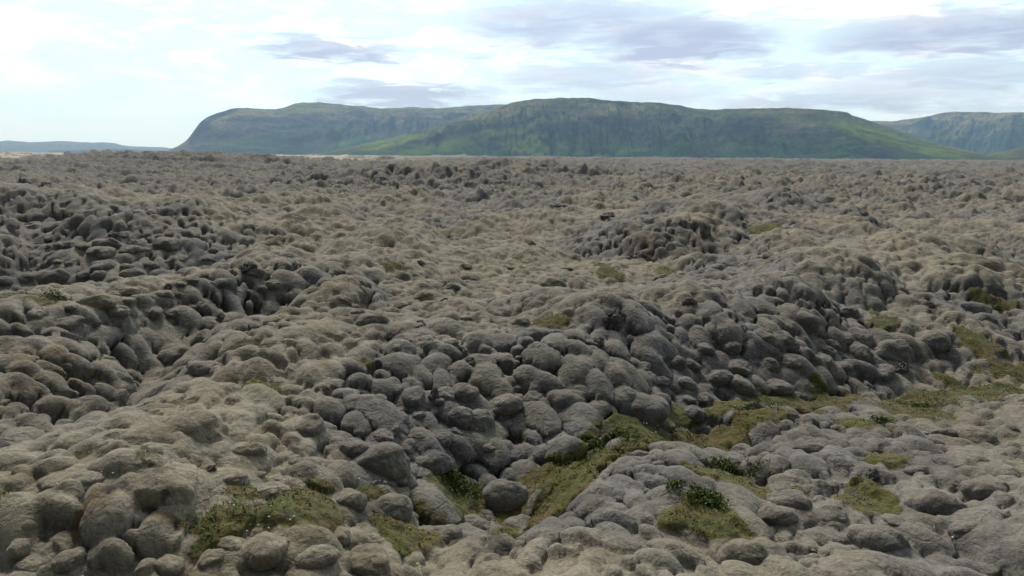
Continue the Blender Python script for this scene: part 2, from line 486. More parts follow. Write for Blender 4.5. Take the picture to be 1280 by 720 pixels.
def make_moss(name, use_attr=True):
    m, k, out = material(name)
    g = k.new('ShaderNodeNewGeometry'); P = g.outputs['Position']
    n_s = k.noise(P, 0.35, 4, .6); n_m = k.noise(P, 1.6, 5, .65); n_f = k.noise(P, 9., 5, .7); n_ff = k.noise(P, 45., 3, .7)
    n_l = k.noise(P, 0.018, 4, .6)
    grey = k.mix(k.remap(n_m, .3, .7), (0.112, 0.102, 0.097), (0.222, 0.203, 0.184))
    grey = k.mix(k.remap(n_s, .40, .68), grey, (0.185, 0.162, 0.130))
    tanc = k.mix(k.remap(n_m, .35, .65), (0.212, 0.172, 0.104), (0.315, 0.270, 0.188))
    if use_attr:
        a = k.new('ShaderNodeAttribute'); a.attribute_name = 'tan'; tan = a.outputs['Fac']
        a = k.new('ShaderNodeAttribute'); a.attribute_name = 'green'; green = a.outputs['Fac']
        a = k.new('ShaderNodeAttribute'); a.attribute_name = 'rust'; rust = a.outputs['Fac']
    else:
        a = k.new('ShaderNodeAttribute'); a.attribute_type = 'OBJECT'; a.attribute_name = 'moss_tint'
        tan = a.outputs['Fac']
    # yellower moss on the crowns; flanks a darker grey with shade painted in
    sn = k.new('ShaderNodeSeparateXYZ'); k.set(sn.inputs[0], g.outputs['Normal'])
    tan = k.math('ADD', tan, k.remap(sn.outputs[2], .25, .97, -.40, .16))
    tan = k.math('ADD', tan, k.math('MULTIPLY', k.math('SUBTRACT', n_f, .5), 1.0), clamp=True)
    tan = k.math('MULTIPLY', tan, .8)
    c = k.mix(tan, grey, tanc)
    # warm brown withered flecks
    fl = k.remap(k.noise(P, 3.3, 6, .75, .6), .56, .70, 0, .6)
    c = k.mix(fl, c, (0.125, 0.098, 0.062))
    # pale lichen bloom
    c = k.mix(k.remap(k.noise(P, 5.1, 5, .7), .60, .76, 0, .35), c, (0.30, 0.295, 0.275))
    # faint green breath
    c = k.mix(k.remap(k.noise(P, .8, 5, .65), .54, .72, 0, .5), c, (0.140, 0.135, 0.072))
    # bare dark lava showing through here and there
    c = k.mix(k.remap(k.noise(P, 1.15, 5, .6, .3), .675, .72, 0, .85), c, (0.042, 0.038, 0.037))
    if use_attr:
        gr = k.math('ADD', green, k.math('MULTIPLY', k.math('SUBTRACT', k.noise(P, 2.2, 6, .75), .52), 2.0))
        gr = k.remap(gr, .35, .62)
        gr = k.math('MULTIPLY', gr, k.remap(green, .02, .2))
        gcol = k.mix(k.remap(n_f, .35, .65), (0.060, 0.058, 0.010), (0.112, 0.108, 0.021))
        gcol = k.mix(k.remap(k.noise(P, 1.3, 5, .7), .46, .62, 0, .85), gcol, (0.120, 0.082, 0.026))
        c = k.mix(gr, c, gcol)
        rr = k.remap(k.math('ADD', rust, k.math('MULTIPLY', k.math('SUBTRACT', k.noise(P, 2.8, 6, .75), .5), 2.4)), .35, .95, 0, .7)
        rr = k.math('MULTIPLY', rr, k.remap(rust, .02, .2))
        c = k.mix(rr, c, (0.155, 0.098, 0.034))
    # fine salt and pepper of the moss tips, blotches of age
    n_sp = k.noise(P, 16., 6, .8)
    c = k.mix(k.remap(n_sp, .34, .54, .6, 0), c, k.mix(1.0, c, (.52, .50, .48), 'MULTIPLY'))
    c = k.mix(k.remap(n_sp, .50, .68, 0, .6), c, k.mix(1.0, c, (1.45, 1.44, 1.40), 'MULTIPLY'))
    n_bl = k.noise(P, 2.6, 7, .75, .5)
    c = k.mix(k.remap(n_bl, .32, .52, .55, 0), c, k.mix(1.0, c, (.60, .59, .60), 'MULTIPLY'))
    n_hf = k.noise(P, .11, 7, .8)
    c = k.mix(k.remap(n_hf, .36, .52, .5, 0), c, k.mix(1.0, c, (.66, .64, .62), 'MULTIPLY'))
    if use_attr:
        a = k.new('ShaderNodeAttribute'); a.attribute_name = 'stony'
        c = k.mix(k.math('MULTIPLY', a.outputs['Fac'], k.math('MULTIPLY', k.remap(k.noise(P, .21, 7, .85), .42, .56, .1, .9), k.remap(k.noise(P, .011, 4, .6), .38, .58, .35, 1.0))), c, (0.075, 0.064, 0.056))
    # loose bare stones among the moss
    c = k.mix(k.remap(k.noise(P, .55, 7, .85), .570, .62, 0, .7), c, (0.060, 0.052, 0.048))
    # sunlit strip on the far plain, the sunlight put into a pale colour
    if use_attr:
        a = k.new('ShaderNodeAttribute'); a.attribute_name = 'sunlit_strip'
        c = k.mix(k.math('MULTIPLY', a.outputs['Fac'], k.remap(k.noise(P, .012, 5, .7), .35, .6)), c, (0.52, 0.44, 0.33))
    if use_attr:
        a = k.new('ShaderNodeAttribute'); a.attribute_name = 'meadow'
        c = k.mix(k.math('MULTIPLY', a.outputs['Fac'], k.remap(k.noise(P, .006, 5, .7), .38, .55)), c, (.060, .068, .030))
    bs = k.new('ShaderNodeBsdfPrincipled')
    k.set(bs.inputs['Base Color'], c)
    bs.inputs['Roughness'].default_value = .95
    bs.inputs['Specular IOR Level'].default_value = .12
    bs.inputs['Sheen Weight'].default_value = .12
    bs.inputs['Sheen Roughness'].default_value = .6
    # bump: wrinkled felt
    h = k.math('ADD', k.math('MULTIPLY', k.noise(k.scalevec(P, (1, 1, 1.7)), 4.5, 5, .55, 1.2), .075), k.math('MULTIPLY', k.noise(P, 38., 4, .7), .010))
    h = k.math('ADD', h, k.math('MULTIPLY', n_m, .10))
    h = k.math('ADD', h, k.math('MULTIPLY', k.noise(P, 13., 6, .65, .6), .040))
    bp = k.new('ShaderNodeBump'); bp.inputs['Strength'].default_value = .75; bp.inputs['Distance'].default_value = 1.0
    k.set(bp.inputs['Height'], h)
    k.l.new(bp.outputs[0], bs.inputs['Normal'])
    k.l.new(bs.outputs[0], out.inputs[0])
    return m


M_MOSS = make_moss('grey_moss')
M_CUSH = make_moss('grey_moss_cushion', False)


def simple(name, c1, c2, scale, rough=.8, bump=0.0, bscale=20.):
    m, k, out = material(name)
    tc = k.new('ShaderNodeTexCoord'); P = tc.outputs['Object']
    n = k.noise(P, scale, 5, .65)
    bs = k.new('ShaderNodeBsdfPrincipled')
    k.set(bs.inputs['Base Color'], k.mix(k.remap(n, .35, .65), c1, c2))
    bs.inputs['Roughness'].default_value = rough
    bs.inputs['Specular IOR Level'].default_value = .2
    if bump:
        bp = k.new('ShaderNodeBump'); bp.inputs['Distance'].default_value = bump
        k.set(bp.inputs['Height'], k.noise(P, bscale, 6, .7)); k.l.new(bp.outputs[0], bs.inputs['Normal'])
    k.l.new(bs.outputs[0], out.inputs[0])
    return m


def grid_mesh(name, X, Y, Z, mat, wrap=False, attrs=None, smooth=True):
    nr, nc = X.shape
    me = bpy.data.meshes.new(name)
    co = np.stack([X, Y, Z], -1).reshape(-1, 3).astype(np.float32)
    me.vertices.add(nr * nc)
    me.vertices.foreach_set('co', co.ravel())
    idx = np.arange(nr * nc, dtype=np.int32).reshape(nr, nc)
    if wrap:
        nxt = np.roll(idx, -1, axis=1)
        q = np.stack([idx[:-1], nxt[:-1], nxt[1:], idx[1:]], -1).reshape(-1, 4)
    else:
        q = np.stack([idx[:-1, :-1], idx[:-1, 1:], idx[1:, 1:], idx[1:, :-1]], -1).reshape(-1, 4)
    nf = len(q)
    me.loops.add(nf * 4); me.polygons.add(nf)
    me.loops.foreach_set('vertex_index', q.ravel())
    me.polygons.foreach_set('loop_start', np.arange(0, nf * 4, 4, dtype=np.int32))
    me.polygons.foreach_set('loop_total', np.full(nf, 4, dtype=np.int32))
    me.polygons.foreach_set('use_smooth', np.full(nf, smooth))
    me.update(calc_edges=True)
    for k_, v in (attrs or {}).items():
        a = me.attributes.new(k_, 'FLOAT', 'POINT')
        a.data.foreach_set('value', v.astype(np.float32).ravel())
    me.materials.append(mat)
    return me


def put(name, me, parent=None, loc=(0, 0, 0), rot=(0, 0, 0), scale=(1, 1, 1), **props):
    o = bpy.data.objects.new(name, me)
    col.objects.link(o)
    o.location = loc; o.rotation_euler = rot; o.scale = scale
    if parent: o.parent = parent
    for k_, v in props.items():
        o[k_] = v
    return o


# ------------------------------------------------------------------ where the single cushions sit
rng = random.Random(7)
T_RAY = np.concatenate([np.linspace(5, 60, 500), np.linspace(60, 260, 300)]).astype(np.float32)


def march_many(pix, lift=.15):
    D = np.array([ray(*p) for p in pix], dtype=np.float32)
    X = D[:, :1] * T_RAY; Y = D[:, 1:2] * T_RAY; Z = CAM_H + D[:, 2:] * T_RAY
    g = macro(X.ravel(), Y.ravel()).reshape(X.shape) + lift
    i_ = np.argmax(g > Z, axis=1); k_ = np.arange(len(pix))
    return X[k_, i_], Y[k_, i_], T_RAY[i_]


HAND = [
    (107, 557, 70, .85, 20, 'big domed cushion with shadowed underside beside the deep gully bend', .9),
    (235, 545, 92, .8, 10, 'widest pale mound-like cushion just above the small dark hollow', .75),
    (312, 562, 42, .7, 10, 'small lying cushion with a dark gap beneath, below the wide pale one', .7),
    (190, 622, 84, .7, -10, 'trunk-nosed grey cushion overhanging a dark notch, near the rusty moss', .85),
    (333, 693, 50, .95, 0, 'ball-shaped grey cushion directly below the twin olive moss beds', .9),
    (393, 710, 54, .85, 0, 'pale round cushion cut by the bottom edge of the photo, beside the ball-shaped one', .8),
    (296, 596, 30, .9, 0, 'tiny pale domed cushion above the twin olive moss beds', .8),
    (343, 609, 36, .8, 30, 'small pale cushion leaning right between two green moss beds', .8),
    (97, 612, 66, .8, 0, 'flat grey cushion sprinkled with white flowers beside the orange moss', .6),
    (386, 528, 46, .9, 0, 'cushion with a dark pitted lava nose facing the viewer', .9),
    (141, 500, 62, .8, 0, 'olive-topped cushion at the head of the deep gully', .9),
    (487, 634, 52, .9, 0, 'smooth egg-like cushion above the olive-brown moss bed', .95),
    (436, 622, 40, .9, 0, 'light cushion half hidden beside the egg-like one', .9),
    (460, 703, 50, .95, 0, 'bluish round cushion with two dimples at the bottom edge', .95),
    (641, 632, 60, .75, -20, 'tall leaning cushion standing over a smaller foot in the green gully', 1.15),
    (652, 662, 46, .8, -30, 'smaller foot cushion tucked under the tall leaning one', .8),
    (557, 668, 52, .8, 15, 'long smooth cushion sloping into the gully near its lower end', .9),
    (594, 660, 42, .8, 0, 'plain grey cushion between the sloping long one and the tall leaning one', .8),
    (667, 596, 30, 1, 0, 'nearly spherical cushion at the foot of the long ridge', 1.0),
    (695, 614, 34, .8, 0, 'low cushion touching the green gully floor below the spherical one', .9),
    (712, 512, 56, .85, 15, 'large smooth cushion high on the shaded flank of the long ridge', .95),
    (736, 543, 44, .9, 0, 'blocky cushion below the large smooth one on the ridge flank', 1.0),
    (796, 528, 78, .7, 15, 'broadest cushion at the foot of the ridge flank, above the green gully', .8),
    (596, 526, 42, .9, 0, 'cushion divided from its twin by a dark vertical crack', 1.05),
    (574, 520, 38, .9, 0, 'upper twin of the cracked pair on the ridge flank', 1.0),
    (632, 507, 42, .8, 20, 'cushion with a rough lava scab on its upper side', .8),
    (826, 503, 28, .9, 0, 'little knob-like cushion poking from the ridge flank', 1.0),
    (477, 582, 74, .75, 0, 'wide dark cushion above the flowered hollow', .85),
    (541, 582, 48, .8, 0, 'dark cushion beside the bright leafy plant bed', .9),
    (443, 561, 44, .9, 0, 'rugged dark cushion with a deep gap on its upper side', .9),
    (848, 581, 34, .95, 0, 'small pale ball cushion beside the elongated pair near the green bed', 1.0),
    (786, 618, 60, .8, -15, 'lumpy pale cushion rising right beside the green gully', .95),
    (835, 652, 32, .9, 0, 'small isolated grey cushion among flat moss mats', .9),
    (722, 685, 48, .8, 20, 'creamy cushion topping the near bank of the gully', .9),
    (758, 712, 52, .85, 0, 'round cushion at the bottom edge below the creamy one', .95),
    (833, 604, 40, .8, 0, 'soft-edged cushion next to the leafy green bed', .8),
    (702, 716, 36, .9, 0, 'cushion barely showing at the bottom edge by the gully mouth', .8),
    (898, 582, 66, .7, -12, 'biggest rounded cushion directly above the leafy green bed', .95),
    (1025, 561, 58, .5, -25, 'elongated sausage-like cushion lying on the pale bank', .8),
    (1015, 540, 30, .6, -10, 'dark little loaf cushion behind the sausage-like one', .9),
    (1010, 571, 44, .6, -20, 'loaf cushion in front of the sausage-like one', .7),
    (1147, 577, 36, .75, 10, 'bluish oval cushion on the pale bank below the moss strip', .8),
    (1113, 557, 44, .5, 0, 'flat oval cushion above the bluish one on the pale bank', .7),
    (1164, 635, 64, .65, -40, 'large egg cushion tilted down to the right on the near platform', .95),
    (1234, 624, 50, .65, 5, 'grey loaf cushion right of the tilted egg with a dark underside', .8),
    (1272, 634, 38, .8, 0, 'cushion cut off by the right edge of the photo', .9),
    (1101, 674, 58, .75, -12, 'smooth turtle-shaped cushion on the near platform', .9),
    (1206, 669, 36, .8, 0, 'small cushion with pebbles at its foot near the turtle-shaped one', .8),
    (926, 703, 70, .7, -20, 'pale cone-backed cushion at the bottom edge below the dark leafy bed', 1.0),
    (968, 646, 46, .8, 0, 'hollowed grey cushion in the small dark dip', .8),
    (984, 627, 50, .6, -25, 'long pale cushion behind the hollowed one', .75),
    (1038, 640, 40, .8, 0, 'cushion with a black lava hole in its brow', .8),
    (1146, 594, 30, .7, 0, 'low whitish cushion under the bluish oval one', .7),
    (1178, 541, 34, .6, 0, 'whitish cushion beside the cream flowers', .7),
    (72, 470, 40, .8, 0, 'yellowish cushion on the ridge beyond the gully', .8),
    (225, 452, 38, .95, 0, 'dark round cushion wedged in the gully wall', 1.0),
    (262, 462, 44, .6, 0, 'flat dark cushion at the gully bottom', .7),
    (133, 468, 36, .8, 0, 'dark cushion beneath the yellowish carpet edge', .9),
    (92, 474, 42, .8, 0, 'pale cushion sitting on the yellowish carpet', .8),
    (71, 349, 34, .75, 0, 'smooth oval cushion on the flank of the big mound', .9),
    (135, 307, 28, .7, 0, 'light oval cushion below the dark lava crack on the big mound', .8),
    (120, 378, 46, .5, -8, 'long flat cushion near the foot of the big mound', .7),
    (470, 400, 40, .65, 0, 'light smooth cushion in the middle of the plateau', .9),
    (585, 354, 38, .6, 5, 'dark topped oval cushion on the plateau', .9),
    (690, 357, 36, .65, 0, 'isolated light cushion beyond the plateau moss strip', .9),
    (529, 376, 40, .7, 0, 'dark swollen cushion behind the light smooth one', 1.0),
    (650, 400, 28, .8, 0, 'small light cushion beside the bright moss strip', .9),
    (893, 338, 32, .7, 0, 'pale lone cushion at the foot of the crag mound', .9),
    (827, 351, 26, .9, 0, 'bright pointed cushion among dark cobbles', 1.1),
    (1060, 393, 24, .8, 0, 'small round cushion on the crest of the long ridge', .9),
    (1230, 402, 30, .8, 0, 'pale round cushion behind the moss slip on the right', .9),
    (950, 430, 46, .6, -35, 'long cushion sliding down the ridge flank', .9),
    (975, 440, 40, .6, -40, 'twin long cushion below the sliding one', .9),
    (1000, 410, 44, .7, -20, 'large dark cushion just under the ridge crest', .9),
    (1113, 447, 52, .6, 5, 'arched cushion above a black cavity', .9),
    (1160, 432, 40, .8, 0, 'grey cushion beside the arched one', .9),
]
ZONES = [
    ('round grey cushion packed among its like on the shaded flank of the long ridge', 'packed cushions on the flank of the long ridge',
     [(470, 500), (560, 490), (700, 470), (840, 440), (960, 410), (1060, 420), (1150, 450), (1100, 470), (980, 480), (880, 510), (780, 560), (690, 580), (560, 560), (450, 560)], 70, (26, 46)),
    ('dark grey cushion in the crowded slope of the big mound beyond the gully', 'crowded cushions on the big mound',
     [(0, 320), (60, 300), (180, 300), (290, 320), (350, 360), (260, 395), (120, 410), (0, 400)], 60, (16, 32)),
    ('pale cushion strewn over the near bank with green moss between', 'pale cushions strewn on the near bank',
     [(880, 560), (1000, 530), (1150, 540), (1275, 530), (1275, 700), (1000, 715), (860, 700)], 26, (22, 44)),
    ('weathered cushion lying among olive and rusty moss near the gully', 'weathered cushions by the olive moss',
     [(10, 600), (150, 580), (420, 560), (600, 640), (560, 715), (20, 715)], 20, (22, 44)),
    ('small light cushion dotting the gentle plateau in the middle distance', 'light cushions dotting the plateau',
     [(420, 370), (560, 330), (720, 330), (860, 370), (700, 420), (500, 440)], 46, (13, 26)),
]


def in_poly(x, y, pl):
    c = False
    j = len(pl) - 1
    for i in range(len(pl)):
        xi, yi = pl[i]; xj, yj = pl[j]
        if (yi > y) != (yj > y) and x < (xj - xi) * (y - yi) / (yj - yi) + xi:
            c = not c
        j = i
    return c



def plan_cushions():
    res = []
    X, Y, T = march_many([(h[0], h[1]) for h in HAND])
    for h, x, y, t in zip(HAND, X, Y, T):
        res.append(dict(x=float(x), y=float(y), r=h[2] / 2 / F_PX * float(t) * .92, asp=h[3], rot=R(h[4]), label=h[5], group='grey moss cushions on the lava field', h=h[6], hand=True))
    for lab, grp, pl, n, (w0, w1) in ZONES:
        xs = [p[0] for p in pl]; ys = [p[1] for p in pl]
        cand = []
        while len(cand) < n * 9:
            px = rng.uniform(min(xs), max(xs)); py = rng.uniform(min(ys), max(ys))
            if in_poly(px, py, pl): cand.append((px, py))
        X, Y, T = march_many(cand)
        G = patches(X, Y, GREEN_W)
        done = 0
        for x, y, t, g_ in zip(X, Y, T, G):
            if done >= n: break
            w = rng.uniform(w0, w1) * (1 if rng.random() < .75 else .65) * .85
            r_ = w / 2 / F_PX * float(t)
            if g_ > .3 or any((x - a['x']) ** 2 + (y - a['y']) ** 2 < ((r_ + a['r']) * .72) ** 2 for a in res):
                continue
            res.append(dict(x=float(x), y=float(y), r=r_, asp=rng.uniform(.62, .95), rot=rng.uniform(0, 6.28), label=lab, group=grp, h=rng.uniform(.6, .95), hand=False))
            done += 1
    return res


PLAN = plan_cushions()
SK = np.array([(p['x'], p['y'], p['r']) for p in PLAN])

# ------------------------------------------------------------------ ground: one sheet, fine ahead, coarse behind
QUAL = 0.8
A = R(54)
cols = np.concatenate([np.linspace(-A, A, int(1310 * QUAL)), np.linspace(A, 2 * math.pi - A, 190)[1:-1]])
rr = [0.01, 0.7, 1.4, 2.0]
while rr[-1] < 18500:
    r_ = rr[-1]
    g = 0.0032 if r_ < 140 else (0.0032 + (r_ - 140) / 1200 * 0.004 if r_ < 1300 else .012 if r_ < 4000 else .05)
    if r_ < 6: g = .012
    rr.append(r_ * (1 + g / QUAL))
rr = np.array(rr)
RR, TT = np.meshgrid(rr, cols, indexing='ij')
GX = (RR * np.sin(TT)); GY = (RR * np.cos(TT))
shape = GX.shape
fx, fy = GX.ravel().astype(np.float32), GY.ravel().astype(np.float32)
from concurrent.futures import ThreadPoolExecutor
CH = 60000


def chunk(i):
    m_, b_, sx, sy, gx, gy, mk = surface(fx[i:i + CH], fy[i:i + CH])
    return (m_, b_, sx, sy, gx, gy, mk['tan'], mk['green'], mk['rust'], mk['carpet'])


with ThreadPoolExecutor(4) as ex:
    outs = list(ex.map(chunk, range(0, fx.size, CH)))
m_, b_, sx, sy, gx, gy, tan_, green_, rust_, carpet_ = [np.concatenate([o[i] for o in outs]) for i in range(10)]
nl = 1 / np.sqrt(1 + gx * gx + gy * gy)
tilt = .8
PX = fx + (-gx * nl) * b_ * tilt + sx
PY = fy + (-gy * nl) * b_ * tilt + sy
PZ = m_ + b_ * nl
rad = np.hypot(fx, fy); azi = np.arctan2(fx, fy)
sunlit_strip = sst(rad, 420, 900) * (1 - sst(azi, -.28, -.05)) * .9  # where the plain is painted paler as if sunlit
sunlit_strip = np.maximum(sunlit_strip, .35 * sst(rad, 900, 1800) * (1 - sst(azi, -.1, .1)))
ground_me = grid_mesh('ground', PX.reshape(shape), PY.reshape(shape), PZ.reshape(shape), M_MOSS, wrap=True,
                      attrs=dict(tan=tan_, green=green_, rust=rust_, sunlit_strip=sunlit_strip, stony=sst(rad, 70, 350) * (1 - .5 * sst(rad, 1200, 3000)), meadow=sst(rad, 1700, 2600) * sst(azi, -.2, 0.)))
ground = put('ground', ground_me, kind='structure')
print('ground verts', len(ground_me.vertices))


# ------------------------------------------------------------------ hills
def sky_y(pts):
    xs = [p[0] for p in pts]; ys = [p[1] for p in pts]
    return xs, ys


def hill_mat(name, low, mid, top, rock, bright, sc=1.0):
    m, k, out = material(name)
    g = k.new('ShaderNodeNewGeometry'); P = g.outputs['Position']
    def at_(n):
        a = k.new('ShaderNodeAttribute'); a.attribute_name = n; return a.outputs['Fac']
    up, br, gul = at_('up'), at_('bright'), at_('gully')
    n1 = k.noise(P, .0022 * sc, 6, .62); n2 = k.noise(P, .009 * sc, 6, .65, .4); n3 = k.noise(P, .0012 * sc, 4, .6)
    u = k.math('ADD', up, k.math('MULTIPLY', k.math('SUBTRACT', n1, .5), 1.3))
    c = k.mix(k.remap(u, .05, .55), low, mid)
    c = k.mix(k.remap(u, .60, .95), c, top)
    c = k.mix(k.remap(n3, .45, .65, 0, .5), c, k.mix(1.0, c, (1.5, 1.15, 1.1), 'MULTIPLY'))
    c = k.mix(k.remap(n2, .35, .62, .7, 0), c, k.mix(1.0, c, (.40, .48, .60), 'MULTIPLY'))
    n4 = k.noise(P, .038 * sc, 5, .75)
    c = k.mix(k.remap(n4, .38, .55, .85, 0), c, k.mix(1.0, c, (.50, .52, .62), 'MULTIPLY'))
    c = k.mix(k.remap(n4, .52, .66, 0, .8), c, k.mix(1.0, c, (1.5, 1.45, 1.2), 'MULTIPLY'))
    sepn = k.new('ShaderNodeSeparateXYZ'); k.set(sepn.inputs[0], g.outputs['Normal'])
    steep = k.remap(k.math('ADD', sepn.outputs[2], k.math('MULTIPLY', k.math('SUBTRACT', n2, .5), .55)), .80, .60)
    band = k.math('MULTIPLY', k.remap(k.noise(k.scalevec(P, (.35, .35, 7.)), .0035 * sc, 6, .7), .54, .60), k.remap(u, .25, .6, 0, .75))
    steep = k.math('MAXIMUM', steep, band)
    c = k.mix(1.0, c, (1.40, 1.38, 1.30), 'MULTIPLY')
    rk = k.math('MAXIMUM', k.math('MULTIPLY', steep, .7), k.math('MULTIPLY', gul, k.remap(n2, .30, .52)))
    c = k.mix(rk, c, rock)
    b = k.math('MULTIPLY', br, k.remap(n1, .32, .60, .15, 1))  # brighter green, with patches of sunlight painted in
    c = k.mix(b, c, k.mix(k.remap(n2, .35, .65), bright, k.mix(.5, bright, low)))
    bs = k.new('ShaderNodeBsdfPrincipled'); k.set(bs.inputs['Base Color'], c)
    bs.inputs['Roughness'].default_value = 1; bs.inputs['Specular IOR Level'].default_value = .05
    bp = k.new('ShaderNodeBump'); bp.inputs['Distance'].default_value = 1.0; bp.inputs['Strength'].default_value = .9
    k.set(bp.inputs['Height'], k.math('ADD', k.math('MULTIPLY', k.noise(P, .012 * sc, 7, .7), 38.0), k.math('MULTIPLY', k.noise(P, .05 * sc, 5, .7), 14.0)))
    k.l.new(bp.outputs[0], bs.inputs['Normal'])
    k.l.new(bs.outputs[0], out.inputs[0])
    return m


def make_hill(name, pts, D, W, mat, seed, bright=(), cliffs=(), ncol=600, nrow=110, rough=1.0, brow=.62, basepts=None, steps=.5):
    """a tableland: its skyline in the photo gives the height of its brow; slope, plateau and back have real depth"""
    xs, ys = sky_y(pts)
    pxs = np.linspace(xs[0], xs[-1], ncol)
    pys = np.interp(pxs, xs, ys)
    pys = pys + .9 * fbm(pxs / 9., pxs * 0 + seed, 1., 3, seed) 
    # soften the polyline a little
    kk = np.array([1, 2, 3, 2, 1.]) / 9
    pys = np.convolve(np.pad(pys, 2, 'edge'), kk, 'valid')
    azs = np.zeros(ncol); tel = np.zeros(ncol)
    for i in range(ncol):
        d = ray(pxs[i], pys[i]); azs[i] = math.atan2(d[0], d[1]); tel[i] = d[2] / math.hypot(d[0], d[1])
    t = np.linspace(0, 1, nrow)
    T, AZ = np.meshgrid(t, azs, indexing='ij')
    EL = np.meshgrid(t, tel, indexing='ij')[1]
    Dc = D if basepts is None else np.interp(pxs, [b[0] for b in basepts], [b[1] for b in basepts])
    Dm = np.broadcast_to(np.asarray(Dc), (ncol,))[None, :] * np.ones_like(T)
    S = AZ * D
    wob = 1 + .10 * fbm(S, S * 0, 700., 3, seed)
    dist = Dm * (1 + 0 * T) + W * T * wob
    Hs = np.maximum(EL, 0.0002) * (Dm + W * wob * brow) + CAM_H
    tb = T / brow
    prof = np.where(tb < 1, np.clip(tb, 0, 1) ** 1.15 * (1.0 + .25 * np.sin(np.clip(tb, 0, 1) * math.pi) ** 2), 1.0)
    prof = np.where(tb < 1, prof, 1 - .55 * ((T - brow) / (1 - brow)) ** 2)
    prof = np.minimum(prof, 1.0 + 0 * prof)
    # stair-like lava flow edges
    st = prof * 5 + .8 * fbm(S, dist, 900., 3, seed + 5)
    fr = st - np.floor(st)
    prof2 = np.where(tb < .97, prof + steps * .10 * (sst(fr, .55, .95) - fr), prof)
    gull = np.abs(fbm(S + .25 * dist * np.sin(S / 900.), dist * .30, 240., 6, seed + 9))
    gull2 = fbm(S, dist, 420., 5, seed + 19)
    bell = np.sin(np.clip(tb, 0, 1) * math.pi) ** .7
    Z = Hs * prof2 + rough * bell * Hs * (.40 * (gull - .25) + .24 * gull2)
    X = dist * np.sin(AZ); Y = dist * np.cos(AZ)
    # nothing of the slope may stand above its own skyline
    lim = np.maximum(EL, 0.0002) * dist * 1.0 + CAM_H
    Z = np.where(tb < .98, np.minimum(Z, CAM_H + (lim - CAM_H) * .985), Z)
    Z = np.where(T < .012, -4.0, Z)
    PXX = np.meshgrid(t, pxs, indexing='ij')[1]
    # elevation in the photo, to lay out the brighter grass, sunlit patches painted in
    el_px = 195 - (Z - CAM_H) / dist * F_PX
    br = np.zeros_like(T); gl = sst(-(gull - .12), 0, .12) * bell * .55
    wn = 14 * fbm(S, dist, 300., 4, seed + 29); wm = 5 * fbm(S, dist, 180., 4, seed + 39)
    for (cx, cy, w, h, rot, st_) in bright:
        ux, uy = PXX - cx + wn, el_px - cy + wm
        ca, sa = math.cos(R(rot)), math.sin(R(rot))
        a = (ux * ca + uy * sa) / (w / 2); b = (-ux * sa + uy * ca) / (h / 2)
        br = np.maximum(br, st_ * sst(np.sqrt(a * a + b * b), 1.25, .5))
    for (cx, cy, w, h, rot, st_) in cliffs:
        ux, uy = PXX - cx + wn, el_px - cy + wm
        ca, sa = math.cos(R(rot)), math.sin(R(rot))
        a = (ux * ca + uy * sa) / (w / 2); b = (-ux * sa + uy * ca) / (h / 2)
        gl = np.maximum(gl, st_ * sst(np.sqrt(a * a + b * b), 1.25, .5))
    me = grid_mesh(name, X, Y, Z, mat, attrs=dict(up=prof, bright=br, gully=gl))
    return put(name, me, kind='structure')


HB = hill_mat('heath_hill', (.022, .060, .022), (.055, .080, .034), (.130, .140, .062), (.020, .016, .034), (.210, .280, .028))
HA = hill_mat('far_heath_hill', (.030, .070, .030), (.080, .080, .082), (.190, .180, .095), (.010, .010, .030), (.15, .27, .03))
HC = hill_mat('distant_hill', (.035, .075, .030), (.045, .060, .035), (.17, .16, .08), (.010, .012, .030), (.34, .33, .10))
hill_main = [(380, 193), (410, 190), (440, 183), (480, 174), (520, 164), (560, 154), (600, 143), (625, 134), (640, 128), (665, 123.5), (700, 122), (740, 122.5), (755, 125), (790, 127.5), (825, 128), (850, 132), (875, 136.5),
             (900, 136.5), (940, 135), (985, 135), (1020, 136), (1045, 138.5), (1060, 140.5), (1065, 144), (1090, 152), (1110, 158), (1130, 166), (1150, 173), (1180, 181), (1212, 188.5), (1245, 195), (1275, 199)]
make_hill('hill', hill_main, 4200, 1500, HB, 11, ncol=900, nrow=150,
          bright=[(1110, 172, 170, 16, 14, 1.), (1170, 187, 90, 8, 10, .8), (600, 172, 300, 14, -13, .55), (660, 182, 70, 26, 0, .6), (500, 178, 120, 9, -12, .9), (720, 183, 50, 24, 0, .6), (780, 185, 60, 14, 0, .5), (560, 185, 90, 10, 0, .5), (1000, 150, 160, 10, 3, .3)],
          cliffs=[(555, 171, 34, 20, -30, 1), (590, 165, 26, 22, -40, .8), (620, 160, 40, 16, -30, .8), (770, 152, 90, 16, 0, .9), (700, 158, 90, 14, 0, .7), (860, 162, 30, 8, 0, .8), (935, 158, 90, 22, -12, 1), (1020, 150, 80, 14, 6, .8), (950, 172, 40, 20, 0, .5), (1100, 190, 60, 14, 8, .9), (880, 190, 60, 18, 0, .5)])
hill_left = [(196, 190.5), (207, 189), (220, 184), (230, 178), (236, 172), (243, 162), (250, 153), (258, 147), (270, 142), (280, 139), (290, 135.5), (300, 135), (345, 136.5), (358, 134), (368, 129.5), (380, 128), (400, 127.8), (415, 129), (435, 131.5),
             (455, 132.5), (475, 135.5), (500, 134.8), (520, 134), (545, 135.5), (575, 133), (600, 131.5), (640, 130), (700, 135), (760, 150)]
